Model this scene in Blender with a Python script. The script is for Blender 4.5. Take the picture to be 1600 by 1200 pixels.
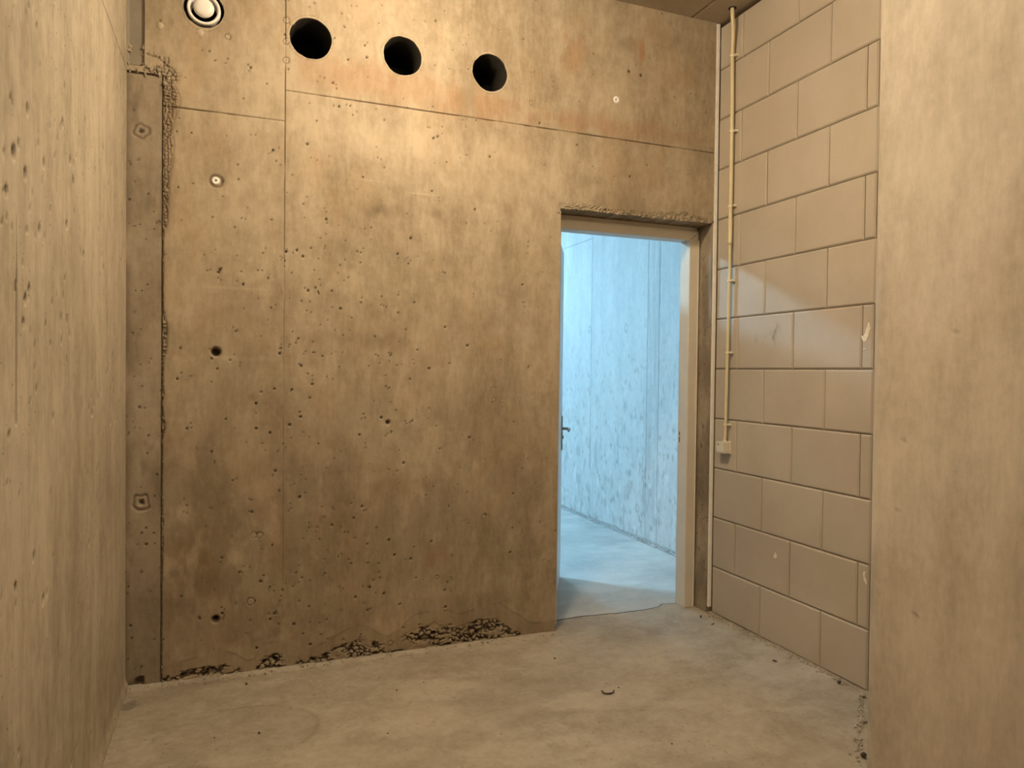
import bpy, bmesh, math, random
import numpy as np
from mathutils import Matrix, Vector

S = bpy.context.scene
COL = S.collection
for o in list(bpy.data.objects):
    bpy.data.objects.remove(o)

# ------------------------------------------------------------------ camera
F_PX, YAW, PITCH, ROLL, CAM_H = 1118.9, 0.37068, -0.016537, 0.011599, 1.4507
cd = bpy.data.cameras.new('camera')
cam = bpy.data.objects.new('camera', cd)
COL.objects.link(cam)
fw = Vector((math.sin(YAW) * math.cos(PITCH), math.cos(YAW) * math.cos(PITCH), math.sin(PITCH)))
rt = Vector((math.cos(YAW), -math.sin(YAW), 0))
up = rt.cross(fw)
rt2 = rt * math.cos(ROLL) + up * math.sin(ROLL)
up2 = up * math.cos(ROLL) - rt * math.sin(ROLL)
cam.matrix_world = Matrix(((rt2.x, up2.x, -fw.x, 0), (rt2.y, up2.y, -fw.y, 0),
                           (rt2.z, up2.z, -fw.z, CAM_H), (0, 0, 0, 1)))
cd.sensor_fit = 'HORIZONTAL'; cd.sensor_width = 36
cd.lens = 36 * F_PX / 1600
cd.clip_start = 0.02
S.camera = cam

# ------------------------------------------------------------------ world, exposure
w = bpy.data.worlds.new('world'); S.world = w; w.use_nodes = True
w.node_tree.nodes['Background'].inputs[0].default_value = (0.02, 0.02, 0.02, 1)
w.node_tree.nodes['Background'].inputs[1].default_value = 0.0
vs = S.view_settings
vs.view_transform = 'Standard'; vs.look = 'None'; vs.gamma = 1; vs.use_curve_mapping = False
vs.exposure = -0.22
# strengths of the lamps; the second warm one is an added fill (their fixtures are built further down)
WARM_LAMP = dict(pos=(0.86, 2.52, 3.45), r=0.13, flat=0.42, col=(1.0, 0.805, 0.55), candela=19.0)
WARM_FILL = dict(pos=(0.45, 0.35, 3.45), r=0.13, flat=0.42, col=(1.0, 0.805, 0.55), candela=9.5)  # unseen lamp added to brighten the near wall, blocks and floor
COOL_LAMP = dict(pos=(0.75, 6.05, 3.40), size=(0.35, 0.25), col=(0.37, 0.70, 0.97), watt=265)
COOL_LAMP_2 = dict(pos=(2.10, 8.2, 3.40), size=(0.6, 0.35), col=(0.37, 0.70, 0.97), watt=200)

# ------------------------------------------------------------------ dimensions (metres)
XB, YB, XL, ZC = 2.7214, 3.6116, -0.4505, 3.5635
WT = 0.25                       # thickness of the back wall
DX0, DX1, DZ = 1.682, 2.690, 2.361   # door opening
SEAM = 0.2225
XF = 3.27                       # corridor wall beyond the door
YEND = 9.0
YREAR = -2.4
XP = 2.12; YP = 1.905           # corner of the near right-hand wall

# ------------------------------------------------------------------ numpy noise
def _h(ix, iy, seed):
    a = (ix.astype(np.int64) * 374761393 + iy.astype(np.int64) * 668265263 + seed * 1442695041) & 0xffffffff
    a = ((a ^ (a >> 13)) * 1274126177) & 0xffffffff
    a = ((a ^ (a >> 16)) * 2246822519) & 0xffffffff
    return ((a ^ (a >> 15)) & 0xffffff) / float(0xffffff)

def vnoise(x, y, seed=0):
    ix = np.floor(x); iy = np.floor(y)
    fx = x - ix; fy = y - iy
    fx = fx * fx * (3 - 2 * fx); fy = fy * fy * (3 - 2 * fy)
    a = _h(ix, iy, seed); b = _h(ix + 1, iy, seed)
    c = _h(ix, iy + 1, seed); d = _h(ix + 1, iy + 1, seed)
    return (a * (1 - fx) + b * fx) * (1 - fy) + (c * (1 - fx) + d * fx) * fy

def fbm(x, y, seed=0, octv=4):
    s = 0; a = 0.5; t = 0
    for k in range(octv):
        s = s + a * vnoise(x, y, seed + 17 * k); t += a
        x = x * 2.03 + 5.1; y = y * 2.03 + 3.7; a *= 0.5
    return s / t

def worley(x, y, cell, seed):
    x = x / cell; y = y / cell
    ix = np.floor(x); iy = np.floor(y)
    f1 = np.full(x.shape, 9.0); f2 = np.full(x.shape, 9.0); idv = np.zeros(x.shape)
    for dx in (-1, 0, 1):
        for dy in (-1, 0, 1):
            cx = ix + dx; cy = iy + dy
            px = cx + 0.1 + 0.8 * _h(cx, cy, seed); py = cy + 0.1 + 0.8 * _h(cx, cy, seed + 5)
            d = np.hypot(px - x, py - y)
            near = d < f1
            f2 = np.where(near, f1, np.minimum(f2, d))
            idv = np.where(near, _h(cx, cy, seed + 9), idv)
            f1 = np.where(near, d, f1)
    return f1, f2, idv

def sstep(a, b, x):
    t = np.clip((x - a) / (b - a), 0, 1)
    return t * t * (3 - 2 * t)

# ------------------------------------------------------------------ materials
class NT:
    def __init__(s, name):
        m = bpy.data.materials.new(name); m.use_nodes = True
        s.m = m; s.t = m.node_tree; s.b = s.t.nodes['Principled BSDF']
        s.b.inputs['Specular IOR Level'].default_value = 0.3
    def n(s, typ, **kw):
        nd = s.t.nodes.new(typ)
        for k, v in kw.items():
            if k.startswith('i_'):
                nd.inputs[k[2:].replace('_', ' ')].default_value = v
            else:
                setattr(nd, k, v)
        return nd
    def l(s, a, b):
        s.t.links.new(a, b)
    def math(s, op, a, b=None, clamp=False):
        nd = s.n('ShaderNodeMath', operation=op, use_clamp=clamp)
        for i, v in enumerate((a, b)):
            if v is None: continue
            if isinstance(v, (int, float)): nd.inputs[i].default_value = v
            else: s.l(v, nd.inputs[i])
        return nd.outputs[0]
    def mix(s, fac, a, b):
        nd = s.n('ShaderNodeMix', data_type='RGBA')
        for i, v in ((0, fac), (6, a), (7, b)):
            if isinstance(v, (int, float)): nd.inputs[i].default_value = v
            elif isinstance(v, tuple): nd.inputs[i].default_value = (*v[:3], 1)
            else: s.l(v, nd.inputs[i])
        return nd.outputs[2]
    def noise(s, vec, scale, detail=4, rough=0.55, dist=0.0):
        nd = s.n('ShaderNodeTexNoise', i_Scale=scale, i_Detail=detail, i_Roughness=rough, i_Distortion=dist)
        s.l(vec, nd.inputs['Vector']); return nd.outputs['Fac']
    def ramp(s, v, a, b):
        nd = s.n('ShaderNodeMapRange'); nd.interpolation_type = 'SMOOTHSTEP'
        s.l(v, nd.inputs[0]); nd.inputs[1].default_value = a; nd.inputs[2].default_value = b
        return nd.outputs[0]
    def mapping(s, vec, scale, rot=(0, 0, 0)):
        nd = s.n('ShaderNodeMapping'); s.l(vec, nd.inputs[0])
        nd.inputs['Scale'].default_value = scale; nd.inputs['Rotation'].default_value = rot
        return nd.outputs[0]

def concrete(name, light, dark, streak=(5, 5, 0.6), streak_amt=0.5, pit=0.5, rough=0.82, bump=0.25,
             big=1.4, rot=(0, 0, 0), seedoff=0.0, contrast=1.0, rust=0.0, grain=1.0):
    t = NT(name)
    co = t.n('ShaderNodeTexCoord').outputs['Object']
    mp = t.n('ShaderNodeMapping'); t.l(co, mp.inputs[0]); mp.inputs['Location'].default_value = (seedoff, seedoff * .7, seedoff * .3)
    v = mp.outputs[0]
    n1 = t.ramp(t.noise(v, big, 8, 0.6, 0.5), 0.36, 0.66)
    n2 = t.ramp(t.noise(t.mapping(v, streak, rot), 1.0, 7, 0.62, 0.2), 0.34, 0.68)
    n3 = t.noise(v, 22, 6, 0.7)
    f = t.math('ADD', t.math('MULTIPLY', n1, (1 - streak_amt) * contrast), t.math('MULTIPLY', n2, streak_amt * contrast))
    n4 = t.noise(t.mapping(v, (1, 1, 0.45)), 7.5, 8, 0.68, 0.3)
    n5 = t.noise(t.mapping(v, (1, 1, 0.28)), 55, 4, 0.6)
    f = t.math('ADD', t.math('MULTIPLY', f, 0.75), 0.12)
    f = t.math('ADD', f, t.math('MULTIPLY', t.math('SUBTRACT', t.ramp(n3, 0.30, 0.70), 0.5), 0.34 * grain))
    f = t.math('ADD', f, t.math('MULTIPLY', t.math('SUBTRACT', t.ramp(n4, 0.38, 0.62), 0.5), 0.36 * grain))
    f = t.math('ADD', f, t.math('MULTIPLY', t.math('SUBTRACT', t.ramp(n5, 0.34, 0.66), 0.5), 0.26 * grain), True)
    col = t.mix(f, light, dark)
    if rust:
        rn = t.ramp(t.noise(t.mapping(v, (1.0, 1.0, 0.6)), 3.4, 7, 0.65, 0.5), 0.50, 0.70)
        col = t.mix(t.math('MULTIPLY', rn, rust), col, (light[0] * 0.92, light[1] * 0.70, light[2] * 0.50))
    at = t.n('ShaderNodeAttribute', attribute_name='stain_shade')  # red carries dark stains and the painted shade of pits
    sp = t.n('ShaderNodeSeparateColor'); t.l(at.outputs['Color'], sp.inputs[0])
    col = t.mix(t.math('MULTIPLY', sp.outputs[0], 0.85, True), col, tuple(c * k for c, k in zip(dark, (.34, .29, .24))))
    # shade inside open pores and cracks, painted near-black
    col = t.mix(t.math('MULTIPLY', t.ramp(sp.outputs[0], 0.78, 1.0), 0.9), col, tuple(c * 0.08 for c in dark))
    col = t.mix(t.math('MULTIPLY', sp.outputs[1], 0.8, True), col, (0.30, 0.125, 0.045))
    col = t.mix(t.math('MULTIPLY', sp.outputs[2], 0.8, True), col, tuple(min(1, c * 1.35 + .06) for c in light))
    # air voids, their inner shade painted dark
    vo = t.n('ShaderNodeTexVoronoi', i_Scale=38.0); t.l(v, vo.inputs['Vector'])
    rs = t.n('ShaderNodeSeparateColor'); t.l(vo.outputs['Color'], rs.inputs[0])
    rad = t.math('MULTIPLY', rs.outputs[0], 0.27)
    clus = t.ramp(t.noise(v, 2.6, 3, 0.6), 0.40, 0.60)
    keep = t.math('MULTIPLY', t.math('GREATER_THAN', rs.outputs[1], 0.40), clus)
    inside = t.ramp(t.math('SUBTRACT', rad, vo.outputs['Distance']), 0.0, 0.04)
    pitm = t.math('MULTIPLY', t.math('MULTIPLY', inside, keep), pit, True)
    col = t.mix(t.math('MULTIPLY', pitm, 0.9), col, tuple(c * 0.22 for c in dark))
    t.l(col, t.b.inputs['Base Color'])
    t.b.inputs['Roughness'].default_value = rough
    hgt = t.math('ADD', t.math('MULTIPLY', t.noise(v, 90, 6, 0.7), 0.5), t.math('MULTIPLY', n3, 0.5))
    hgt = t.math('SUBTRACT', hgt, t.math('MULTIPLY', pitm, 1.5))
    bp = t.n('ShaderNodeBump', i_Strength=bump, i_Distance=0.004); t.l(hgt, bp.inputs['Height'])
    t.l(bp.outputs[0], t.b.inputs['Normal'])
    return t.m

def plain(name, col, rough=0.5, var=0.06, scale=14.0, bump=0.0, metal=0.0, spec=0.4):
    t = NT(name)
    co = t.n('ShaderNodeTexCoord').outputs['Object']
    n = t.noise(co, scale, 5, 0.6)
    c = t.mix(t.ramp(n, 0.3, 0.7), tuple(x * (1 - var) for x in col), tuple(min(1, x * (1 + var)) for x in col))
    t.l(c, t.b.inputs['Base Color'])
    t.b.inputs['Roughness'].default_value = rough
    t.b.inputs['Metallic'].default_value = metal
    t.b.inputs['Specular IOR Level'].default_value = spec
    if bump:
        bp = t.n('ShaderNodeBump', i_Strength=bump, i_Distance=0.002)
        t.l(t.noise(co, scale * 8, 4), bp.inputs['Height']); t.l(bp.outputs[0], t.b.inputs['Normal'])
    return t.m

def emitter(name, col, strength):
    t = NT(name)
    t.b.inputs['Base Color'].default_value = (0.9, 0.9, 0.9, 1)
    t.b.inputs['Emission Color'].default_value = (*col, 1)
    t.b.inputs['Emission Strength'].default_value = strength
    return t.m

M = {}
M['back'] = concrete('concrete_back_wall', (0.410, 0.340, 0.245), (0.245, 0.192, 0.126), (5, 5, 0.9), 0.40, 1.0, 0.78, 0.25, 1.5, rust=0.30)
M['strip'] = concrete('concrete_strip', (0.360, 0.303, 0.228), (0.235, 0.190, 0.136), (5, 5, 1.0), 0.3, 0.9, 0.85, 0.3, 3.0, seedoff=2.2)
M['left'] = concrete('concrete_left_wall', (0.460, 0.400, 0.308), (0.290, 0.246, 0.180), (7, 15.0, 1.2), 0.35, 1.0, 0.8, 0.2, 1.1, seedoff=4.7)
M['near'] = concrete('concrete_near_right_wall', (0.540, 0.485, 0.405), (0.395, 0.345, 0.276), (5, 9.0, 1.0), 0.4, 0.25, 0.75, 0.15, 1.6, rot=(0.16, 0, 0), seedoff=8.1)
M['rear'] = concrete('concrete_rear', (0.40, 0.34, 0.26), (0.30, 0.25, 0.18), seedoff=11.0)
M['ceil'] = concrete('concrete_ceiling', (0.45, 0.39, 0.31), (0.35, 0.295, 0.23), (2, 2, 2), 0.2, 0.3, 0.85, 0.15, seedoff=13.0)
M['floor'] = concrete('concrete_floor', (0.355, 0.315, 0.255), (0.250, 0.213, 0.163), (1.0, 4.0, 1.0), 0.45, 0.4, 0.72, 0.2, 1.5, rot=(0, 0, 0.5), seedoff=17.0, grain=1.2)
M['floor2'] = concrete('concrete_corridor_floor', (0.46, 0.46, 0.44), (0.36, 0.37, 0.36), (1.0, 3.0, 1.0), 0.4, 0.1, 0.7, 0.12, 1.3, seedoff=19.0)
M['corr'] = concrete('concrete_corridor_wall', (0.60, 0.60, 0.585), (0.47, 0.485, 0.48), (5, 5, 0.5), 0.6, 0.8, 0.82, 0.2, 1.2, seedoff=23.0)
M['plaster'] = plain('white_plaster', (0.74, 0.70, 0.62), 0.9, 0.1, 60, 0.3)
M['mortar'] = plain('mortar', (0.30, 0.25, 0.19), 0.95, 0.15, 60, 0.4)
M['board'] = plain('grey_filler_board', (0.235, 0.205, 0.160), 0.8, 0.08, 12, 0.1)
M['hole_shade'] = plain('dark_hole_shade', (0.016, 0.014, 0.011), 0.8, 0.1, 20, 0.1, 0, 0.1)  # near-black colour that stands for shade inside holes
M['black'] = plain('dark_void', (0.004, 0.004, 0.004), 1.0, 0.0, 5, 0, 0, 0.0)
M['white'] = plain('white_plastic', (0.80, 0.78, 0.74), 0.35, 0.02, 20)
M['trim'] = plain('white_edge_profile', (0.85, 0.82, 0.77), 0.45, 0.05, 20)
M['cream'] = plain('cream_pvc', (0.66, 0.575, 0.365), 0.38, 0.04, 15)
M['creambox'] = plain('cream_box_plastic', (0.70, 0.645, 0.53), 0.45, 0.04, 15)
M['clip'] = plain('pale_clip_plastic', (0.76, 0.69, 0.54), 0.4, 0.03, 15)
M['frame'] = plain('cream_painted_steel', (0.66, 0.61, 0.52), 0.42, 0.03, 8)
M['leaf'] = plain('white_door_laminate', (0.78, 0.78, 0.76), 0.4, 0.02, 8)
M['steel'] = plain('brushed_steel', (0.42, 0.40, 0.36), 0.38, 0.08, 30, 0, 0.8)
M['dark'] = plain('dark_recess', (0.03, 0.025, 0.02), 0.9, 0.1, 30)
M['rubber'] = plain('dark_grit', (0.06, 0.045, 0.035), 0.9, 0.3, 60, 0.3)
M['crumb'] = plain('pale_mortar_crumb', (0.36, 0.315, 0.245), 0.95, 0.2, 70, 0.4)

def block_mat():
    t = NT('sand_lime_block')
    co = t.n('ShaderNodeTexCoord').outputs['Object']
    geo = t.n('ShaderNodeNewGeometry').outputs['Position']
    oi = t.n('ShaderNodeObjectInfo')
    n = t.ramp(t.noise(geo, 3.0, 5, 0.6), 0.35, 0.68)
    fine = t.noise(geo, 120, 4, 0.6)
    col = t.mix(n, (0.480, 0.425, 0.350), (0.430, 0.374, 0.302))
    col = t.mix(t.math('MULTIPLY', oi.outputs['Random'], 0.45), col, (0.415, 0.366, 0.302))
    col = t.mix(t.math('MULTIPLY', t.math('SUBTRACT', fine, 0.4), 0.3, True), col, (0.30, 0.25, 0.185))
    # grey rubbed hand marks: a patch on the course below eye level, one stamp low down
    for (cx, cy, cz, ry, rz, amt, sc) in ((XB, 3.14, 1.675, 0.17, 0.085, 0.75, 26), (XB, 2.85, 0.34, 0.055, 0.022, 0.5, 60),
                                          (XB, 2.90, 1.84, 0.05, 0.07, 0.3, 20)):
        mp = t.n('ShaderNodeMapping', vector_type='POINT'); t.l(geo, mp.inputs[0])
        mp.inputs['Location'].default_value = (-cx / 1, -cy / ry, -cz / rz); mp.inputs['Scale'].default_value = (1, 1 / ry, 1 / rz)
        ln = t.n('ShaderNodeVectorMath', operation='LENGTH'); t.l(mp.outputs[0], ln.inputs[0])
        mask = t.ramp(ln.outputs['Value'], 1.0, 0.35)
        nn = t.ramp(t.noise(t.mapping(geo, (1, 1, 0.35)), sc, 3, 0.6), 0.52, 0.68)
        col = t.mix(t.math('MULTIPLY', t.math('MULTIPLY', mask, nn), amt, True), col, (0.20, 0.175, 0.14))
    t.l(col, t.b.inputs['Base Color'])
    t.b.inputs['Roughness'].default_value = 0.62
    bp = t.n('ShaderNodeBump', i_Strength=0.12, i_Distance=0.001); t.l(fine, bp.inputs['Height']); t.l(bp.outputs[0], t.b.inputs['Normal'])
    return t.m
M['block'] = block_mat()

# ------------------------------------------------------------------ object helpers
def put(name, me, mat=None, parent=None):
    o = bpy.data.objects.new(name, me); COL.objects.link(o)
    if mat is not None and len(me.materials) == 0: me.materials.append(M[mat] if isinstance(mat, str) else mat)
    if parent is not None: o.parent = parent
    return o
def empty(name, loc=(0, 0, 0), rz=0):
    o = bpy.data.objects.new(name, None); COL.objects.link(o); o.location = loc; o.rotation_euler.z = rz
    o.empty_display_size = 0.05
    return o
def tag(o, label, cat, group=None, kind=None):
    o['label'] = label; o['category'] = cat
    if group: o['group'] = group
    if kind: o['kind'] = kind
    return o
def bm_mesh(name, bm, smooth=False):
    bmesh.ops.recalc_face_normals(bm, faces=bm.faces)
    me = bpy.data.meshes.new(name); bm.to_mesh(me); bm.free()
    if smooth:
        for p in me.polygons: p.use_smooth = True
    return me
def add_box(bm, x0, x1, y0, y1, z0, z1, bev=0.0):
    r = bmesh.ops.create_cube(bm, size=1)
    bmesh.ops.transform(bm, verts=r['verts'], matrix=Matrix.Translation(((x0 + x1) / 2, (y0 + y1) / 2, (z0 + z1) / 2)) @
                        Matrix.Diagonal((x1 - x0, y1 - y0, z1 - z0, 1)))
    if bev:
        es = list({e for v in r['verts'] for e in v.link_edges})
        bmesh.ops.bevel(bm, geom=es, offset=bev, segments=2, affect='EDGES', profile=0.7)
def box(name, x0, x1, y0, y1, z0, z1, mat, parent=None, bev=0.0):
    bm = bmesh.new(); add_box(bm, x0, x1, y0, y1, z0, z1, bev)
    return put(name, bm_mesh(name, bm), mat, parent)
def lathe(bm, prof, axis='Z', n=32, c=(0, 0, 0)):
    """prof: list of (r, h) swept round an axis through c"""
    rings = []
    for r, h in prof:
        ring = []
        for k in range(n):
            a = 2 * math.pi * k / n
            p = (r * math.cos(a), r * math.sin(a), h)
            if axis == 'Y': p = (p[0], p[2], p[1])
            if axis == 'X': p = (p[2], p[0], p[1])
            ring.append(bm.verts.new((p[0] + c[0], p[1] + c[1], p[2] + c[2])))
        rings.append(ring)
    for a, b in zip(rings, rings[1:]):
        for k in range(n):
            bm.faces.new((a[k], a[(k + 1) % n], b[(k + 1) % n], b[k]))
    return rings
def tube(bm, pts, rad, n=14, cap=True):
    pts = [Vector(p) for p in pts]
    rings = []
    for i, p in enumerate(pts):
        d = (pts[min(i + 1, len(pts) - 1)] - pts[max(i - 1, 0)]).normalized()
        a = d.orthogonal().normalized() if abs(d.x) > 0.9 else d.cross(Vector((1, 0, 0))).normalized()
        b = d.cross(a)
        rr = rad[i] if isinstance(rad, (list, tuple)) else rad
        rings.append([bm.verts.new(p + rr * (math.cos(2 * math.pi * k / n) * a + math.sin(2 * math.pi * k / n) * b)) for k in range(n)])
    for r0, r1 in zip(rings, rings[1:]):
        for k in range(n):
            bm.faces.new((r0[k], r0[(k + 1) % n], r1[(k + 1) % n], r1[k]))
    if cap:
        bm.faces.new(rings[0]); bm.faces.new(rings[-1])

def axis_points(a, b, step, extra=(), fine=()):
    """sorted grid coordinates from a to b; fine: (lo, hi, step) zones; extra: exact values that must be there"""
    cuts = sorted({a, b, *[min(max(f[0], a), b) for f in fine], *[min(max(f[1], a), b) for f in fine]})
    out = []
    for lo, hi in zip(cuts, cuts[1:]):
        st = step
        for f in fine:
            if f[0] <= lo + 1e-9 and hi - 1e-9 <= f[1]: st = f[2]
        n = max(1, int(round((hi - lo) / st)))
        out += [lo + (hi - lo) * i / n for i in range(n)]
    out.append(b)
    out = np.array(out)
    for e in extra:
        if a <= e <= b:
            i = np.argmin(np.abs(out - e)); 
            if abs(out[i] - e) < step * 0.45 and 0 < i < len(out) - 1: out[i] = e
            elif abs(out[i] - e) > 1e-6: out = np.sort(np.append(out, e))
    return out

def relief(name, U, V, place, hfun, mat, parent=None, drop=None, circles=(), back=None, stainf=None, edge=None):
    """a relief surface on the grid U x V. place(u, v, h) -> xyz arrays; back: depth of the returns at its borders"""
    u, v = np.meshgrid(U, V, indexing='ij')
    u = u.copy(); v = v.copy()
    nu, nv = u.shape
    cu = (u[:-1, :-1] + u[1:, 1:]) / 2; cv = (v[:-1, :-1] + v[1:, 1:]) / 2
    keep = np.ones(cu.shape, bool)
    if drop is not None: keep &= ~drop(cu, cv)
    for (a, b, r, wob) in circles: keep &= np.hypot(cu - a, cv - b) > r
    idx = np.arange(nu * nv).reshape(nu, nv)
    i, j = np.nonzero(keep)
    q = np.stack([idx[i, j], idx[i + 1, j], idx[i + 1, j + 1], idx[i, j + 1]], 1)
    e = np.concatenate([q[:, [0, 1]], q[:, [1, 2]], q[:, [2, 3]], q[:, [3, 0]]])
    key = np.sort(e, 1); code = key[:, 0].astype(np.int64) * (nu * nv) + key[:, 1]
    uq, inv, cnt = np.unique(code, return_inverse=True, return_counts=True)
    be = e[cnt[inv] == 1]
    bv = np.unique(be)
    uf, vf = u.ravel(), v.ravel()
    for (a, b, r, wob) in circles:
        d = np.hypot(uf[bv] - a, vf[bv] - b); s = bv[d < r * 1.25]
        ang = np.arctan2(vf[s] - b, uf[s] - a)
        rr = r + wob * (vnoise(ang * 4 + a * 9, ang * 0 + b, 3) - 0.5) * 2
        uf[s] = a + rr * np.cos(ang); vf[s] = b + rr * np.sin(ang)
    if edge is not None: edge(uf, vf, bv)
    h, st = hfun(uf, vf)
    P = np.stack(place(uf, vf, h), 1)
    used = np.unique(q); remap = -np.ones(nu * nv, np.int64); remap[used] = np.arange(len(used))
    verts = P[used]; faces = remap[q]
    stain_shade = st[used] if st is not None else np.zeros((len(used), 3))
    nf = len(faces)
    if back is not None and len(be):
        nb = len(verts)
        fr = P[bv]; bk = np.stack(place(uf[bv], vf[bv], np.full(len(bv), -back)), 1)
        rb = -np.ones(nu * nv, np.int64); rb[bv] = np.arange(len(bv))
        a = rb[be[:, 0]] + nb; b = rb[be[:, 1]] + nb
        faces = np.concatenate([faces, np.stack([b, a, a + len(bv), b + len(bv)], 1)])
        verts = np.concatenate([verts, fr, bk])
        sb = (st[bv] if st is not None else np.zeros((len(bv), 3)))
        stain_shade = np.concatenate([stain_shade, sb, sb])
    me = bpy.data.meshes.new(name)
    me.vertices.add(len(verts)); me.vertices.foreach_set('co', verts.astype(np.float32).ravel())
    me.loops.add(len(faces) * 4); me.loops.foreach_set('vertex_index', faces.astype(np.int32).ravel())
    me.polygons.add(len(faces)); me.polygons.foreach_set('loop_start', np.arange(0, len(faces) * 4, 4, dtype=np.int32))
    sm = np.zeros(len(faces), bool); sm[:nf] = True
    me.polygons.foreach_set('use_smooth', sm)
    me.update(calc_edges=True)
    at = me.attributes.new('stain_shade', 'FLOAT_COLOR', 'POINT')
    at.data.foreach_set('color', np.concatenate([np.clip(stain_shade, 0, 1), np.ones((len(verts), 1))], 1).astype(np.float32).ravel())
    return put(name, me, mat, parent)

def pits(u, v, h, st, lst, pit_shade=0.55):
    for (a, b, r, d) in lst:
        k = np.nonzero((np.abs(u - a) < r * 1.6) & (np.abs(v - b) < r * 1.6))[0]
        if len(k) == 0: continue
        q = np.hypot(u[k] - a, v[k] - b) / r
        g = 1 - sstep(0.55, 1.25, q)
        h[k] -= d * g
        st[k, 0] = np.maximum(st[k, 0], pit_shade * g)  # paints the shade inside each pit

# ================================================================== THE SETTING
# ---------------------------------------------------------------- back wall, cast concrete
wall_back = empty('wall_back', (0, YB, 0))
wall_back.location = (0, 0, 0)
tag(wall_back, 'stained bare concrete wall with three round holes and the door opening', 'wall', kind='structure')
def place_back(u, v, h): return u, YB - h, v

rng = np.random.default_rng(7)
HX = np.array([-.45, -.40, -.33, -.27, -.20, -.02, .02, .06, .10, .13, .22, .32, .40, .50, .58, .66, .74, .80, .88, 1.0, 1.12, 1.24, 1.34, 1.42, 1.5, 1.69])
HZ = np.array([.05, .05, .015, .05, .055, .065, .05, .0, .0, .075, .085, .04, .05, .085, .105, .09, .05, .07, .125, .14, .115, .13, .12, .05, .015, .02])

BLOBS = [  # damp stains, broad patches darkening the lower wall: x, z, rx, rz, strength
    (2.0, 2.42, .32, .07, .35), (1.85, 2.52, .12, .05, .3), (1.62, 3.02, .05, .10, .35), (0.67, 2.25, .06, .05, .5), (0.99, 2.27, .03, .03, .4),
    (0.10, 1.319, .05, .03, .5), (0.62, 1.60, .25, .05, .28), (0.45, .9, .25, .35, .30), (-.12, .60, .26, .60, .55), (.35, .75, .45, .50, .42), (.9, .62, .5, .35, .40), (1.35, .7, .35, .6, .30), (.1, 1.2, .3, .35, .25), (1.1, 1.2, .5, .25, .20), (0.95, .50, .28, .14, .35), (1.0, .42, .06, .12, .4),
    (0.05, 0.25, .5, .2, .35), (0.9, 0.22, .9, .1, .30), (2.1, 3.33, .1, .05, .3), (1.75, 1.75, .07, .9, .25), (0.1, 1.75, .15, .12, .22), (0.55, 1.35, .12, .25, .2),
    (0.75, 2.02, .25, .06, .22), (1.35, 1.9, .10, .25, .18), (0.30, .62, .18, .2, .25), (1.25, .68, .03, .03, .5), (.996, .374, .02, .02, .7), (2.2, 2.05, .2, .1, .2)]
RUST = [(2.183, 3.30, .025, .07, .75), (2.16, 3.34, .05, .04, .3), (.62, 2.90, .35, .10, .42), (1.15, 2.86, .28, .09, .40), (1.85, 2.84, .45, .06, .35), (.95, 2.94, .08, .08, .4),
        (1.2, 2.86, .03, .08, .45), (1.75, 3.2, .07, .14, .35), (-.255, 1.53, .02, .02, .6), (.98, .47, .06, .06, .4), (.32, 2.93, .08, .12, .35), (2.3, 2.86, .3, .05, .3)]
PALE = [(.9, 2.60, .9, .10, .22), (0.6, 2.40, .10, .005, .25), (0.9, 2.36, .09, .005, .35), (0.0, 1.83, .15, .006, .2), (1.4, 2.45, .35, .10, .15), (.7, 3.3, .5, .15, .15),
        (0.02, 1.50, .2, .012, .14), (-.24, .69, .006, .025, .7), (-.40, .16, .005, .025, .6)]

def blobs(u, v, lst, seed):
    out = np.zeros(u.shape)
    for k, (a, b, ra, rb, s) in enumerate(lst):
        m = np.nonzero((np.abs(u - a) < 2.2 * ra) & (np.abs(v - b) < 2.2 * rb))[0]
        if len(m) == 0: continue
        x = u[m]; z = v[m]
        d = np.hypot((x - a) / ra, (z - b) / rb)
        n = fbm(x * 16, z * 9, seed + k, 4)
        g = (1 - sstep(0.3, 1.6, d)) * sstep(0.30, 0.62, n + 0.18 * (1 - d))
        out[m] = np.maximum(out[m], s * g)
    return out

RINGS = [(-.080, 2.321, .030, .006), (.081, .343, .019, .004), (.094, .660, .016, .004), (.120, .658, .015, .004), (-.033, 2.995, .014, .003), (1.251, .677, .013, .002),
         (.996, .374, .011, .004), (-.386, .843, .038, .006), (-.393, 2.513, .034, .005), (1.496, 2.915, .010, .003), (.753, .058, .014, .003), (.226, 2.93, .016, .004), (.226, 3.02, .016, .003), (.226, 3.12, .016, .004),
         (1.30, 1.305, .010, .002), (1.35, 1.30, .010, .002), (1.29, 1.375, .008, .002), (1.31, 1.375, .008, .002), (1.45, 1.305, .009, .002)]
VOIDS = [(-.078, 1.529, .021, .045), (-.074, .275, .017, .04), (.730, 1.188, .013, .010), (2.10, 3.18, .010, .004), (2.18, 3.17, .010, .005)]
STUDS = [(-.317, 2.993, .014), (-.151, 2.992, .015), (.519, 3.188, .012)]
PITS = []
for _ in range(1900):
    x = rng.uniform(XL, 2.7); z = rng.uniform(.1, 3.5)
    dens = 0.25 + 0.75 * math.exp(-((x - .35) / .45) ** 2) * (1 if z < 2.2 else .3)
    if x > 1.2: dens *= .5
    if rng.random() < dens:
        r = rng.choice([.0038, .0048, .0065], p=[.55, .33, .12]); PITS.append((x, z, r, r * 1.3))
        if rng.random() < .25: PITS.append((x + rng.normal() * .012, z + rng.normal() * .012, .004, .005))

HOLES = [(.340, 3.052, .0985, .002), (.789, 3.044, .0975, .002), (1.258, 3.036, .0975, .002)]
VENT = (-.136, 3.103, .086, .002)

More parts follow.
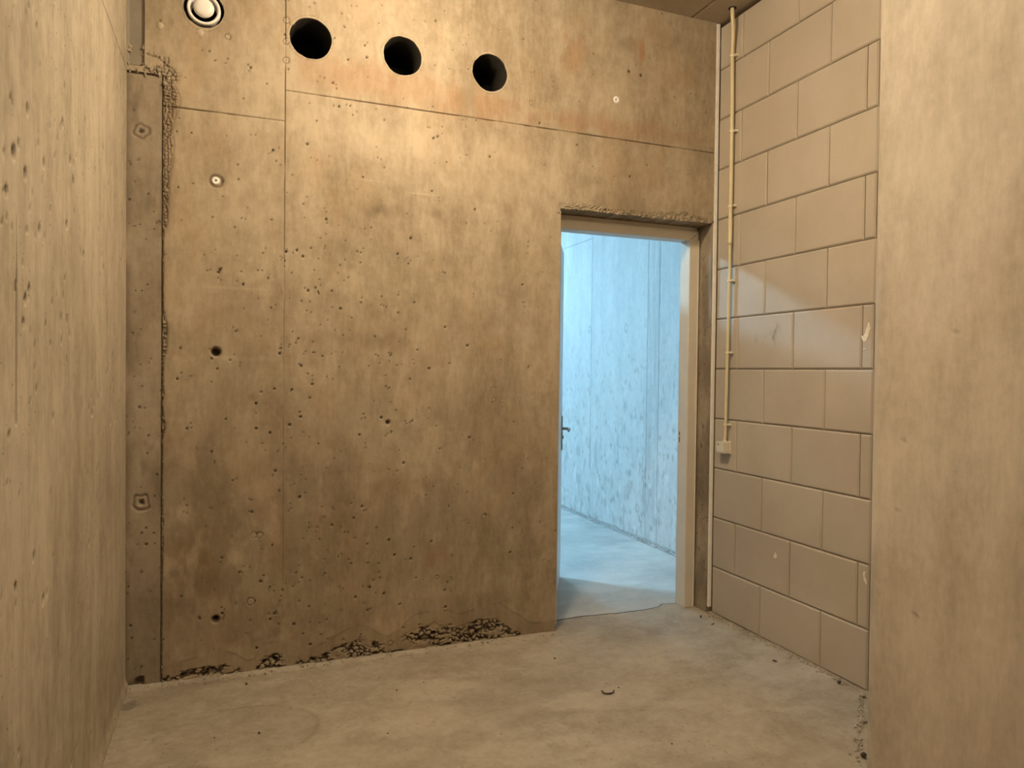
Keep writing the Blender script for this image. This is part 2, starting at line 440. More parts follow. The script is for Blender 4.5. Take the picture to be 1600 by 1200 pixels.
def h_back(u, v):
    h = 0.0016 * (fbm(u * 2.2, v * 2.2, 1, 3) - .5) * 2 + 0.0006 * (fbm(u * 30, v * 30, 2, 3) - .5)
    st = np.zeros((len(u), 3))
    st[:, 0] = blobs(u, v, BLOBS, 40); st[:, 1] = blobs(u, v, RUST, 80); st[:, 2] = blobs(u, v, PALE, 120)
    # formwork joints
    def groove(d, wd, dep, along, sd, lo=.2):
        g = (1 - sstep(wd * .4, wd, np.abs(d)))
        k = lo + (1 - lo) * sstep(.36, .55, fbm(along * 7, along * 0 + sd, sd, 4))
        return g * k * dep, g * k
    g, k = groove(u - SEAM, .0040, .006, v, 3, .25); up = sstep(2.55, 2.70, v); vis = (.35 + .65 * sstep(1.7, 2.5, v))
    h -= g * vis; st[:, 0] = np.maximum(st[:, 0], .75 * k * vis)
    zz = np.where(u < SEAM, 2.638, 2.7855)
    g, k = groove(v - zz, .0045, .006, u, 5, .45); h -= g; st[:, 0] = np.maximum(st[:, 0], .8 * k)
    # holes: mortar collars
    for (a, b, r, _) in HOLES + [VENT]:
        d = np.hypot(u - a, v - b) - r; ang = np.arctan2(v - b, u - a)
        wd = .005 + .011 * vnoise(ang * 1.7 + a * 5, ang * 0, 21) ** 1.5
        m = (d < wd) & (d > -.02)
        st[:, 2] = np.where(m, .22, st[:, 2]); st[:, 1] = np.where(m, 0, st[:, 1]); h += np.where(m, .0015, 0)
        ol = (1 - sstep(0, .0035, np.abs(d - wd))); st[:, 0] = np.maximum(st[:, 0], .55 * ol)
    for (a, b, r, dp) in RINGS:
        dx = u - a; dz = v - b
        kk = np.nonzero((np.abs(dx) < 2 * r) & (np.abs(dz) < 2 * r))[0]
        if len(kk) == 0: continue
        ang = np.arctan2(dz[kk], dx[kk]); d = np.hypot(dx[kk], dz[kk]) / (r * (1 + .25 * (vnoise(ang * 2.2 + a * 7, ang * 0 + b, 31) - .5)))
        ring = (1 - sstep(.0, .33, np.abs(d - .85))); cen = (1 - sstep(.15, .3, d))
        h[kk] -= dp * ring + dp * cen
        st[kk, 0] = np.maximum(st[kk, 0], .85 * ring + .5 * cen)
        st[kk, 2] = np.maximum(st[kk, 2], .45 * (1 - sstep(.5, .7, d)) * (1 - cen))
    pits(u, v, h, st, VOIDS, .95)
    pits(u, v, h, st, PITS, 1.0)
    for (a, b, r) in STUDS:
        d = np.hypot(u - a, v - b) / r
        h += .006 * np.sqrt(np.clip(1 - d * d, 0, 1)); st[:, 2] = np.maximum(st[:, 2], .5 * (d < 1))
    # honeycombed (stony) foot of the wall
    kk = np.nonzero(v < .30)[0]
    if len(kk):
        x = u[kk]; z = v[kk]
        zt = np.interp(x, HX, HZ) + .03 * (fbm(x * 18, z * 18, 51, 3) - .5) 
        on = np.interp(x, HX, HZ) > .02
        m = sstep(.0, .014, zt - z) * on
        f1, f2, idv = worley(x + .030 * (fbm(x * 38, z * 38, 4, 3) - .5), z + .026 * (fbm(x * 38, z * 38, 6, 3) - .5), .024, 61)
        g1, g2, _ = worley(x, z, .0085, 62)
        crack = 1 - sstep(.05, .30, f2 - f1)
        void = (idv > .80)
        cl = sstep(.46, .60, fbm(x * 16, z * 26, 9, 3))
        dep = .002 + .020 * crack * cl + .026 * void * (1 - sstep(.35, .6, f1)) * cl - .004 * idv + .002 * g1
        h[kk] -= m * dep
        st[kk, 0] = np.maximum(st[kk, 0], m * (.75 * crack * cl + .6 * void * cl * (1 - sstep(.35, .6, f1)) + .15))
        st[kk, 2] = np.maximum(st[kk, 2], m * .06 * (1 - crack) * (idv < .3))
        zo = np.interp(x, HX, np.maximum(HZ * 1.25, .03)) + .028 + .035 * (fbm(x * 7, x * 0, 77, 3) - .4) + .05 * np.exp(-((x - 1.42) / .1) ** 2)
        band = np.exp(-((z - zo) / .009) ** 2); st[kk, 0] = np.maximum(st[kk, 0], .55 * band * sstep(.3, .6, fbm(x * 11, z * 11, 13, 2)))
        st[kk, 0] = np.maximum(st[kk, 0], .28 * (z < zo))
    # crumbly margin beside the strip joint and broken corner
    kk = np.nonzero((u < -.20) & (v < 2.86))[0]
    if len(kk):
        x = u[kk]; z = v[kk]
        wd = .004 + .022 * sstep(.35, .7, fbm(z * 5, z * 0, 15, 3)) * sstep(.4, 1.2, z) + .048 * np.exp(-((z - 2.66) / .09) ** 2) + .02 * np.exp(-((z - 2.45) / .12) ** 2)
        m = (1 - sstep(wd * .6, wd, x + .303)) * (x > -.3045)
        m = np.maximum(m, (1 - sstep(.03, .055, np.hypot((x + .30) / 1.4, z - 2.775))) )
        f1, f2, idv = worley(x, z, .015, 63)
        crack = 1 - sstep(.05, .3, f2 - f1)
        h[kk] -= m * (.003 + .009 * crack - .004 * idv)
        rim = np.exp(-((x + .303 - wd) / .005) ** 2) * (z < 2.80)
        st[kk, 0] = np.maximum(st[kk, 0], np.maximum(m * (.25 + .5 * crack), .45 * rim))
        # wandering damp contour low on the left
        for s0, am in ((-.20, .35), (-.15, .3)):
            xo = s0 + .05 * (fbm(z * 6, z * 0, int(20 - s0 * 40), 3) - .5) * 2
            bnd = np.exp(-((x - xo) / .006) ** 2) * sstep(.25, .4, z) * (1 - sstep(.95, 1.15, z)) * sstep(.4, .55, fbm(z * 9, x * 4, 33, 2))
            st[kk, 0] = np.maximum(st[kk, 0], am * 1.4 * bnd)
    # broken arris over the door
    kk = np.nonzero((u > 1.67) & (v > 2.33) & (v < 2.50))[0]
    if len(kk):
        x = u[kk]; z = v[kk] - DZ
        zt = .022 + .028 * fbm(x * 9, x * 0, 91, 3) + .03 * np.exp(-((x - 2.47) / .08) ** 2)
        m = sstep(0, .012, zt - z)
        f1, f2, idv = worley(x, z, .011, 64); crack = 1 - sstep(.05, .35, f2 - f1)
        h[kk] -= m * (.002 + .006 * crack - .007 * idv)
        st[kk, 0] = np.maximum(st[kk, 0], m * .40 * crack); st[kk, 2] = np.maximum(st[kk, 2], m * .35 * (idv > .6) * (1 - crack))
    # slanting hairline crack by the recess
    cx = np.array([-.375, -.345, -.33, -.30, -.275]); cz = np.array([2.86, 2.853, 2.852, 2.83, 2.813])
    d = np.abs(v - np.interp(u, cx, cz)); m = (u > -.376) & (u < -.275) & (d < .004)
    st[:, 0] = np.where(m, np.maximum(st[:, 0], .7), st[:, 0]); h -= np.where(m, .003, 0)
    return h, st

GU, GV = .0046, .0052
def edge_lintel(uf, vf, bv):
    s = bv[(np.abs(vf[bv] - DZ) < 1e-4) & (uf[bv] > DX0 + .004)]
    vf[s] += .007 * (vnoise(uf[s] * 120, uf[s] * 0, 6) - .6) + .006 * (vnoise(uf[s] * 30, uf[s] * 0, 8) - .5)
XW = 2.698
# lower right panel (round the door), upper right, lower left, upper left, and the filled strip at the corner
relief('panel', axis_points(SEAM, XW, GU, (DX0,), [(SEAM, SEAM + .006, .002)]), axis_points(0, 2.7855, GV, (DZ,), [(0, .20, .0026), (DZ, DZ + .07, .003), (2.7795, 2.7855, .002)]),
       place_back, h_back, 'back', wall_back, drop=lambda a, b: (a > DX0) & (b < DZ), back=WT, edge=edge_lintel)
relief('panel', axis_points(SEAM, XW, GU, (), [(SEAM, SEAM + .006, .002)]), axis_points(2.7855, ZC, GV, (), [(2.7855, 2.7915, .002)]),
       place_back, h_back, 'back', wall_back, circles=HOLES, back=WT)
relief('panel', axis_points(-.3025, SEAM, GU, (), [(SEAM - .006, SEAM, .002), (-.3025, -.24, .003)]), axis_points(0, 2.638, GV, (), [(0, .12, .0026), (2.632, 2.638, .002)]),
       place_back, h_back, 'back', wall_back, back=.05)
relief('panel', axis_points(XL - .01, SEAM, GU, (-.3025, -.379), [(SEAM - .006, SEAM, .002), (-.38, -.22, .003)]), axis_points(2.638, ZC, GV, (2.775, 2.80), [(2.638, 2.644, .002), (2.644, 2.84, .0035)]),
       place_back, h_back, 'back', wall_back, circles=[VENT], back=WT,
       drop=lambda a, b: ((a < -.3025) & (b < 2.775)) | ((a < -.379) & (b > 2.80)))

def h_strip(u, v):
    h = -.006 + .0016 * (fbm(u * 5, v * 3, 201, 3) - .5) * 2 + .0008 * (fbm(u * 50, v * 50, 202, 3) - .5)
    st = np.zeros((len(u), 3))
    st[:, 0] = .55 * np.exp(-((u - XL) / .022) ** 2) * sstep(.25, .6, fbm(u * 6, v * 5, 203, 3) + .1)
    st[:, 0] = np.maximum(st[:, 0], .45 * np.exp(-((u + .306) / .007) ** 2) * sstep(.4, .6, fbm(v * 8, v * 0, 207, 3)))
    st[:, 0] = np.maximum(st[:, 0], .45 * sstep(.52, .72, fbm(u * 14, v * 5, 204, 4)))
    st[:, 0] = np.maximum(st[:, 0], .30 * (1 - sstep(.3, 1.2, v)))
    for (a, b, r, dp) in RINGS:
        dx = u - a; dz = v - b
        ang = np.arctan2(dz, dx); d = np.hypot(dx, dz) / (r * (1 + .55 * (vnoise(ang * 1.6 + a * 7, ang * 0 + b, 31) - .5)))
        ring = (1 - sstep(.0, .25, np.abs(d - .85))); cen = (1 - sstep(.1, .28, np.hypot(d - .12, 0)))
        h -= dp * ring + dp * 1.5 * cen; st[:, 0] = np.maximum(st[:, 0], .7 * ring + .9 * cen)
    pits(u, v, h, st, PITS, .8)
    # rounded corners and hollow at the foot
    h -= .02 * np.exp(-((np.maximum(0, .045 - v) / .02 - 2.2) ** 2)) * np.exp(-((u + .41) / .03) ** 2)
    h -= .004 * sstep(2.762, 2.77, v)
    m = (v < .055) & (v > .012) & (u > -.44) & (u < -.375) & (np.hypot((u + .39) / .022, (v - .03) / .02) < 1)
    h -= np.where(m, .025, 0); st[:, 0] = np.maximum(st[:, 0], .6 * m)
    return h, st
relief('filled_strip', axis_points(XL - .01, -.3085, GU), axis_points(0, 2.766, GV, (), [(0, .1, .003)]), place_back, h_strip, 'strip', wall_back, back=.05)
# backing seen in the open joint, the board in the corner chase, dark caps and tubes painting the drilled holes' shade
box('joint_filling', -.318, -.295, YB + .020, YB + .05, 0, 2.775, 'mortar', wall_back)
box('joint_filling', XL - .01, -.30, YB + .020, YB + .05, 2.760, 2.78, 'mortar', wall_back)
def h_board(u, v):
    h = -.012 + .0012 * (fbm(u * 6, v * 2, 301, 3) - .5); st = np.zeros((len(u), 3)); 
    st[:, 0] = .5 * (1 - sstep(2.81, 2.86, v)) + .2 * fbm(u * 30, v * 8, 302, 3)
    st[:, 1] = .7 * (u < XL + .006) * sstep(.4, .6, fbm(v * 12, v * 0, 303, 3)); h += .012 * (u < XL + .006)
    return h, st
relief('chase_board', axis_points(XL - .004, -.382, .004), axis_points(2.806, ZC, .006), place_back, h_board, 'strip', wall_back, back=.06).data.materials[0] = M['board']
def crumbs_mesh(name, pts, seed, smin, smax, flat=.7):
    """a scatter of broken pebbles joined into one mesh"""
    r = random.Random(seed); bm = bmesh.new()
    for (x, y, z) in pts:
        s = r.uniform(smin, smax)
        res = bmesh.ops.create_icosphere(bm, subdivisions=1, radius=s)
        mt = Matrix.Translation((x, y, z)) @ Matrix.Rotation(r.uniform(0, 6), 4, 'Z') @ Matrix.Diagonal((r.uniform(.7, 1.4), r.uniform(.6, 1.1), flat * r.uniform(.6, 1.2), 1))
        for vv in res['verts']: vv.co *= r.uniform(.75, 1.2)
        bmesh.ops.transform(bm, verts=res['verts'], matrix=mt)
    return bm_mesh(name, bm)
rr = random.Random(4)
pts = []
for _ in range(70):
    t = rr.random()
    if rr.random() < .5: x, z = XL + .008 + (.15) * t, 2.782 + rr.gauss(0, .009)
    else: x, z = -.296 + rr.gauss(0, .008) + .01, 2.78 - .24 * t * rr.random()
    pts.append((x, YB + .002 + rr.uniform(-.002, .012), z))
for _ in range(26): pts.append((-.382 + rr.gauss(0, .005), YB + rr.uniform(.004, .02), 2.80 + .10 * rr.random() ** 1.5))
for _ in range(20): pts.append((XL + .006 + rr.gauss(0, .004), YB + rr.uniform(.004, .02), 2.80 + .10 * rr.random()))
o = put('broken_mortar', crumbs_mesh('broken_mortar', pts, 5, .004, .011, 1.0), 'strip', wall_back); o['kind'] = 'stuff'
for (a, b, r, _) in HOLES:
    bm = bmesh.new(); lathe(bm, [(0.001, .23), (r + .01, .23), (r + .01, .245)], 'Y', 28, (a, YB, b)); put('bore_dark_cap', bm_mesh('bore_dark_cap', bm), 'black', wall_back)  # black cap stands for the darkness deep in the hole
    bm = bmesh.new(); lathe(bm, [(r - .0035, .235), (r - .0035, .006), (r + .003, .006)], 'Y', 40, (a, YB, b)); put('bore_shade_tube', bm_mesh('bore_shade_tube', bm, True), 'hole_shade', wall_back)  # near-black tube added to paint the shade inside the hole
# the right-hand reveal of the opening
def h_rev(u, v):
    h = .0015 * (fbm(u * 9, v * 3, 401, 3) - .5) * 2; st = np.zeros((len(u), 3))
    st[:, 0] = .45 * sstep(.45, .7, fbm(u * 12, v * 4, 402, 4))
    pits(u, v, h, st, [(YB + .095, 2.165, .007, .01), (YB + .075, 2.17, .006, .01), (YB + .07, 2.19, .004, .006), (YB + .08, 1.01, .014, .005), (YB + .06, 1.13, .012, .003), (YB + .05, .4, .006, .004)], .8)
    return h, st
relief('reveal', axis_points(YB + .004, YB + WT, .006), axis_points(0, DZ + .01, .008), lambda u, v, h: (DX1 - h, u, v), h_rev, 'strip', wall_back, back=.16)

# ---------------------------------------------------------------- left wall
LP = [(1.865, 1.92, .016, .014), (1.958, 1.895, .014, .014), (1.9, 1.95, .009, .008)]
for _ in range(700):
    y = rng.uniform(1.0, 3.6); z = rng.uniform(.05, 3.5)
    if rng.random() < (.25 + .75 * math.exp(-((z - 1.75) / .7) ** 2)):
        r = rng.choice([.0055, .0075, .0105], p=[.6, .3, .1]); LP.append((y, z, r, r * 1.7))
def h_left(u, v):
    h = .002 * (fbm(u * 1.8, v * 1.2, 501, 3) - .5) * 2 + .0005 * (fbm(u * 40, v * 12, 502, 3) - .5)
    st = np.zeros((len(u), 3))
    st[:, 0] = .10 * sstep(.55, .75, fbm(u * 22, v * 4, 503, 4)) + .10 * (1 - sstep(.1, .8, v)) * fbm(u * 5, v * 3, 505, 3)
    st[:, 2] = .14 * sstep(.52, .74, fbm(u * 10, v * 1.1, 504, 4))
    m = (np.abs(u - 1.885) < .0015 + .006 * sstep(0, .2, 1.78 - v)) & (v > 1.326) & (v < 1.78); h -= np.where(m, .014, 0); st[:, 0] = np.where(m, .5 + .5 * sstep(0, .10, 1.78 - v), st[:, 0])
    m = (np.abs(v - 2.782) < .003) & (u > 2.4); h -= np.where(m, .004, 0); st[:, 0] = np.where(m, .7, st[:, 0])
    pits(u, v, h, st, LP, 1.0)
    # broken foot
    h += .012 * np.exp(-(v / .035) ** 2) * (.5 + fbm(u * 12, v * 0, 507, 2))
    return h, st
wl = relief('wall_left', axis_points(YREAR, YB + .02, .05, (), [(1.0, YB + .02, .0065), (1.875, 1.895, .0016)]), axis_points(0, ZC, .008, (), [(2.776, 2.788, .002)]),
            lambda u, v, h: (XL + h, u, v), h_left, 'left', back=.2)
tag(wl, 'pitted bare concrete wall along the left edge of the view', 'wall', kind='structure')

# ---------------------------------------------------------------- near right-hand wall with a rounded corner
def near_wall():
    # plan outline from the rear to the corner, round it, then splayed back to the end of the block wall
    path = [(XP, YREAR)]
    path += [(XP, y) for y in np.arange(0.6, YP - .045, .02)]
    ex, ey = 2.762 - XP, 2.452 - YP
    n = math.hypot(ex, ey); ex /= n; ey /= n
    R_ = .035
    for k in range(7):
        t = k / 6
        p0 = Vector((XP, YP - R_)); p1 = Vector((XP, YP)); p2 = Vector((XP + ex * R_, YP + ey * R_))
        q = p0 * (1 - t) ** 2 + p1 * 2 * t * (1 - t) + p2 * t ** 2
        path.append((q.x, q.y))
    for k in range(1, 11): path.append((XP + ex * (R_ + (n - R_) * k / 10), YP + ey * (R_ + (n - R_) * k / 10)))
    pth = np.array(path); s = np.concatenate([[0], np.cumsum(np.hypot(*np.diff(pth, axis=0).T))])
    tx = np.gradient(pth[:, 0]); ty = np.gradient(pth[:, 1]); ln = np.hypot(tx, ty); nx, ny = -ty / ln, tx / ln
    def pl(u, v, h):
        return np.interp(u, s, pth[:, 0]) + np.interp(u, s, nx) * h, np.interp(u, s, pth[:, 1]) + np.interp(u, s, ny) * h, v
    def hf(u, v):
        st = np.zeros((len(u), 3)); y = u + YREAR
        h = .0022 * (fbm(y * 2.5, v * .8, 601, 3) - .5) * 2
        st[:, 0] = .13 * sstep(.52, .7, fbm(y * 16 + v * 2.2, v * 2.6, 602, 4))
        st[:, 2] = .14 * sstep(.50, .72, fbm(y * 9 + v * 1.0, v * .9, 603, 4))
        pits(y, v, h, st, [(1.635, 2.72, .006, .008), (1.78, 1.24, .008, .005), (1.75, .9, .006, .004), (1.72, .66, .006, .003), (1.8, 1.0, .005, .003), (1.6, 1.6, .005, .003)], .7)
        return h, st
    return relief('wall_right_front', s, axis_points(0, ZC, .012), pl, hf, 'near', back=None)
wn = near_wall()
tag(wn, 'smooth pale concrete wall end at the right edge with rounded corner', 'wall', kind='structure')

# ---------------------------------------------------------------- block wall
wall_right = box('wall_right', XB + .0135, XB + .16, 2.44, YB + .0, 0, 3.53, 'mortar')
tag(wall_right, 'wall of large cream sand-lime blocks beside the doorway', 'wall', kind='structure')
_bm = {}
def block_mesh(wd, ht):
    k = (round(wd, 4), round(ht, 4))
    if k in _bm: return _bm[k]
    c, dp, th = .0075, .0065, .10
    bm = bmesh.new()
    y0, y1, z0, z1 = -wd / 2, wd / 2, 0, ht
    f = [bm.verts.new(p) for p in ((0, y0 + c, z0 + c), (0, y1 - c, z0 + c), (0, y1 - c, z1 - c), (0, y0 + c, z1 - c))]
    s = [bm.verts.new(p) for p in ((dp, y0, z0), (dp, y1, z0), (dp, y1, z1), (dp, y0, z1))]
    b = [bm.verts.new(p) for p in ((th, y0, z0), (th, y1, z0), (th, y1, z1), (th, y0, z1))]
    bm.faces.new(f); bm.faces.new(b)
    for i in range(4):
        j = (i + 1) % 4
        bm.faces.new((f[i], f[j], s[j], s[i])); bm.faces.new((s[i], s[j], b[j], b[i]))
    _bm[k] = bm_mesh('block', bm); return _bm[k]
Z0 = -.0173; JG = .0018
rb = random.Random(3)
YLE, YRE = 3.6035, 2.4545
for row in range(12):
    zb = Z0 + .3 * row + JG; zt = Z0 + .3 * (row + 1) - JG
    if row == 0: zb = .002
    if row == 11: zt = 3.537
    j0 = YB - (.4306 if row % 2 == 0 else .2106)
    ed = [YLE]
    y = j0
    while y > YRE + .03: ed.append(y); y -= .44
    ed.append(YRE - rb.uniform(0, .004) + (.004 if row % 2 else 0))
    for i, (a, b) in enumerate(zip(ed, ed[1:])):
        a2 = a - (JG if i else 0); b2 = b + (JG if i < len(ed) - 2 else 0)
        o = put('block', block_mesh(a2 - b2, zt - zb), 'block', wall_right)
        o.location = (XB + rb.uniform(-.0008, .0008), (a2 + b2) / 2, zb)
        o.rotation_euler = (0, 0, rb.uniform(-.0012, .0012))
# white dabs of plaster on the blocks
def dab(pts, th=.0012):
    bm = bmesh.new()
    a = [bm.verts.new((XB - th - .001, y, z)) for y, z in pts]; b = [bm.verts.new((XB + .004, y, z)) for y, z in pts]
    bm.faces.new(a); bm.faces.new(b)
    for i in range(len(pts)): bm.faces.new((a[i], a[(i + 1) % len(pts)], b[(i + 1) % len(pts)], b[i]))
    o = put('plaster_dab', bm_mesh('plaster_dab', bm), 'plaster', wall_right); o['label'] = 'dab of white plaster on a block'
dab([(2.478, 1.697), (2.472, 1.672), (2.478, 1.652), (2.484, 1.628), (2.495, 1.612), (2.508, 1.612), (2.517, 1.625), (2.522, 1.640), (2.508, 1.637), (2.500, 1.650), (2.496, 1.668), (2.488, 1.682), (2.482, 1.699)])
dab([(3.060, .503), (3.056, .490), (3.047, .480), (3.050, .468), (3.060, .465), (3.070, .470), (3.072, .480), (3.064, .488)])
dab([(2.472, .548), (2.474, .528), (2.464, .505), (2.462, .492), (2.470, .496), (2.480, .512), (2.484, .535), (2.480, .550)])
dab([(2.512, 1.575), (2.500, 1.580), (2.492, 1.579), (2.493, 1.576), (2.502, 1.575), (2.512, 1.571)])

# white profile in the corner between concrete and blocks
tr = box('trim_1', 2.6990, XB - .0005, YB - .0065, YB + .02, .035, ZC - .004, 'trim', bev=.002)
tag(tr, 'narrow white vertical edge profile in the corner beside the doorway', 'trim', kind='structure')

# ---------------------------------------------------------------- floors
CX = np.array([-1, 1.60, 1.761, 1.86, 1.952, 2.03, 2.122, 2.155, 2.25, 2.366, 2.464, 2.50, 2.525, 2.57, 2.620, 2.70, 3.4])
CY = np.array([3.79, 3.785, 3.783, 3.792, 3.798, 3.790, 3.786, 3.774, 3.778, 3.775, 3.791, 3.812, 3.835, 3.826, 3.815, 3.82, 3.82])
def yc(x): return np.interp(x, CX, CY) + .004 * (vnoise(x * 40, x * 0, 9) - .5)
rngf = np.random.default_rng(21)
FP = [(rngf.uniform(-.4, 2.7), rngf.uniform(1.6, 3.6), rngf.uniform(.003, .006), .003) for _ in range(110)]
def h_floor(u, v):
    y = YREAR + v * (yc(u) - YREAR)
    h = .0035 * (fbm(u * 1.5, y * 1.5, 701, 3) - .5) + .0016 * (fbm(u * 8 + y * 3, y * 12, 702, 3) - .5)
    # mortar fillet along the back wall
    d = YB - y + .012 * (fbm(u * 9, u * 0, 703, 3) - .5)
    lip = (1 - sstep(.010, .045, d)) * (u < 1.70)
    h += .011 * lip * (.6 + .6 * fbm(u * 30, y * 30, 704, 2))
    dr = 2.705 - u
    h += .006 * (1 - sstep(.0, .05, dr)) * fbm(u * 40, y * 25, 705, 2)
    st = np.zeros((len(u), 3))
    st[:, 2] = .40 * lip * fbm(u * 20, y * 20, 706, 2)
    st[:, 2] = np.maximum(st[:, 2], .38 * (.25 + .75 * sstep(.45, .66, fbm(u * 3 + y * 1.4, y * 5 - u * 2, 707, 5))) * sstep(1.1, 2.2, u + .4 * (y - 2.6)))
    st[:, 2] = np.maximum(st[:, 2], .25 * sstep(.54, .70, fbm(u * 2.4, y * 6, 708, 5)))
    st[:, 0] = .25 * sstep(.52, .72, fbm(u * 2 + 3, y * 4, 709, 5))
    st[:, 0] = np.maximum(st[:, 0], .40 * (1 - sstep(0, .045, dr)) * sstep(.4, .6, fbm(u * 30, y * 18, 711, 3)))
    # trowel arc, left foreground
    rr_ = np.hypot((u - .02) / 1.35, y - 3.02); arc = np.exp(-((rr_ - .23) / .010) ** 2) * sstep(.42, .6, fbm(u * 9, y * 9, 712, 3))
    st[:, 0] = np.maximum(st[:, 0], .4 * arc); st[:, 0] = np.maximum(st[:, 0], .16 * (rr_ < .22)); h += .001 * arc
    pits(u, y, h, st, FP, .8)
    m = (np.hypot((u + .415) / .03, (y - 3.44) / .05) < 1); h -= np.where(m, .008, 0); st[:, 0] = np.where(m, .6, st[:, 0])
    return h, st
fl = relief('floor', axis_points(XL - .02, XB + .02, .0085), axis_points(0, 1, .03, (), [(.62, 1, .0014)]),
            lambda u, v, h: (u, YREAR + v * (yc(u) - YREAR), h), h_floor, 'floor', back=None)
tag(fl, 'dusty bare concrete floor with trowel marks', 'floor', kind='structure')
def h_floor2(u, v):
    y0 = yc(u) + .0045; y = y0 + v * (YEND - y0)
    h = .003 * (fbm(u * 1.5, y * 1.5, 721, 3) - .5); st = np.zeros((len(u), 3))
    st[:, 2] = .3 * sstep(.52, .72, fbm(u * 2 + y, y * 5 - u, 722, 4)); st[:, 0] = .15 * sstep(.55, .72, fbm(u * 3, y * 5, 723, 4))
    st[:, 0] = np.maximum(st[:, 0], .7 * (y - y0 < .004))
    return h, st
f2 = relief('floor_corridor', axis_points(-1.0, XF + .02, .02, (), [(1.6, XF + .02, .01)]), axis_points(0, 1, .012, (), [(0, .12, .003)]),
            lambda u, v, h: (u, yc(u) + .0045 + v * (YEND - yc(u) - .0045), h), h_floor2, 'floor2', back=None)
tag(f2, 'grey concrete corridor floor beyond the doorway', 'floor', kind='structure')

# ---------------------------------------------------------------- ceiling of precast planks
ceiling = empty('ceiling'); tag(ceiling, 'dark ceiling of wide precast concrete planks', 'ceiling', kind='structure')
xs = [-1.1, .122, 1.322, 2.522, 3.722]
for a, b in zip(xs, xs[1:]):
    bm = bmesh.new()
    c = .009
    prof = [(a + .002, ZC + .2), (a + .002, ZC + .012), (a + .002 + c, ZC), (b - .002 - c, ZC), (b - .002, ZC + .012), (b - .002, ZC + .2)]
    p0 = [bm.verts.new((x, YREAR, z)) for x, z in prof]; p1 = [bm.verts.new((x, YEND, z)) for x, z in prof]
    bm.faces.new(p0); bm.faces.new(p1)
    for i in range(6): bm.faces.new((p0[i], p0[(i + 1) % 6], p1[(i + 1) % 6], p1[i]))
    put('plank', bm_mesh('plank', bm), 'ceil', ceiling)

# ---------------------------------------------------------------- walls the photo does not show but whose bounce it does
wr = box('wall_rear', XL - .2, XP + .2, YREAR - .2, YREAR, 0, ZC, 'rear'); tag(wr, 'bare concrete wall behind the viewer', 'wall', kind='structure')

# ---------------------------------------------------------------- corridor
corr = empty('wall_corridor_right'); tag(corr, 'brightly lit bluish concrete corridor wall seen through the doorway', 'wall', kind='structure')
def h_corr(u, v):
    h = .0015 * (fbm(u * 2, v * 2, 801, 3) - .5) * 2; st = np.zeros((len(u), 3))
    for s in (5.25, 5.072, 6.275):
        g = 1 - sstep(.002, .006, np.abs(u - s)); k = .5 + .5 * sstep(.4, .6, fbm(v * 5, v * 0, int(s * 10), 3)); h -= .004 * g; st[:, 0] = np.maximum(st[:, 0], .32 * g * k)
    g = (1 - sstep(.002, .006, np.abs(v - 2.768))) * (u > 6.275); h -= .004 * g; st[:, 0] = np.maximum(st[:, 0], .4 * g)
    strip = (u > 5.072) & (u < 5.25)
    st[:, 0] = np.maximum(st[:, 0], .20 * strip * sstep(.45, .7, fbm(u * 30, v * 2, 803, 4)))
    low = 1 - sstep(.3, 1.7, v)
    st[:, 0] = np.maximum(st[:, 0], .34 * low * sstep(.58, .72, fbm(u * 18, v * 9, 804, 5)))
    st[:, 0] = np.maximum(st[:, 0], .45 * (1 - sstep(.5, 2.6, v)) * sstep(.66, .73, fbm(u * 26, v * 14, 805, 4)))
    st[:, 2] = .30 * low * sstep(.62, .72, fbm(u * 22, v * 10, 806, 4))
    # crumbly foot
    m = (1 - sstep(.02, .05, v + .03 * (fbm(u * 15, v * 15, 807, 3) - .5))); f1, f2_, i_ = worley(u, v, .02, 808); ck = 1 - sstep(.05, .3, f2_ - f1)
    h -= m * (.004 + .01 * ck); st[:, 0] = np.maximum(st[:, 0], m * .6 * ck)
    R_ = [(5.611, 1.855, .030), (6.317, 1.879, .026), (5.6, 1.15, .022), (5.45, 1.47, .016), (5.40, 1.47, .016), (5.55, 1.6, .012), (5.9, 1.3, .015), (5.38, .28, .03), (5.5, 1.38, .01), (5.75, .8, .016), (5.3, .6, .018), (5.62, .78, .014)]
    for (a, b, r) in R_:
        d = np.hypot(u - a, (v - b) / 1.4) / r; ring = 1 - sstep(0, .3, np.abs(d - .8)); h -= .003 * ring; st[:, 0] = np.maximum(st[:, 0], .6 * ring)
    return h, st
SEAMS = [YB + WT - .01, 5.072, 5.25, 6.275, YEND]
for a, b in zip(SEAMS, SEAMS[1:]):
    for z0, z1 in (((0, 2.768), (2.768, ZC)) if a > 6 else ((0, ZC),)):
        relief('panel', axis_points(a, b, .012 if a < 7 else .03, (), [(a, a + .008, .0025), (b - .008, b, .0025)]), axis_points(z0, z1, .014, (), [(0, .07, .006), (2.76, 2.776, .0025)]),
               lambda u, v, h: (XF - h, u, v), h_corr, 'corr', corr, back=.05)
o = box('wall_corridor_left', -1.2, -1.0, YB + WT, YEND, 0, ZC, 'corr'); tag(o, 'far left concrete wall of the corridor, out of view', 'wall', kind='structure')
o = box('wall_corridor_end', -1.2, XF + .2, YEND, YEND + .2, 0, ZC, 'corr'); tag(o, 'concrete end wall of the corridor, out of view', 'wall', kind='structure')
o = box('wall_corridor_near', 2.702, XF + .06, YB + WT - .06, YB + WT - .005, 0, ZC, 'corr'); tag(o, 'corridor side of the concrete wall right of the door frame', 'wall', kind='structure')

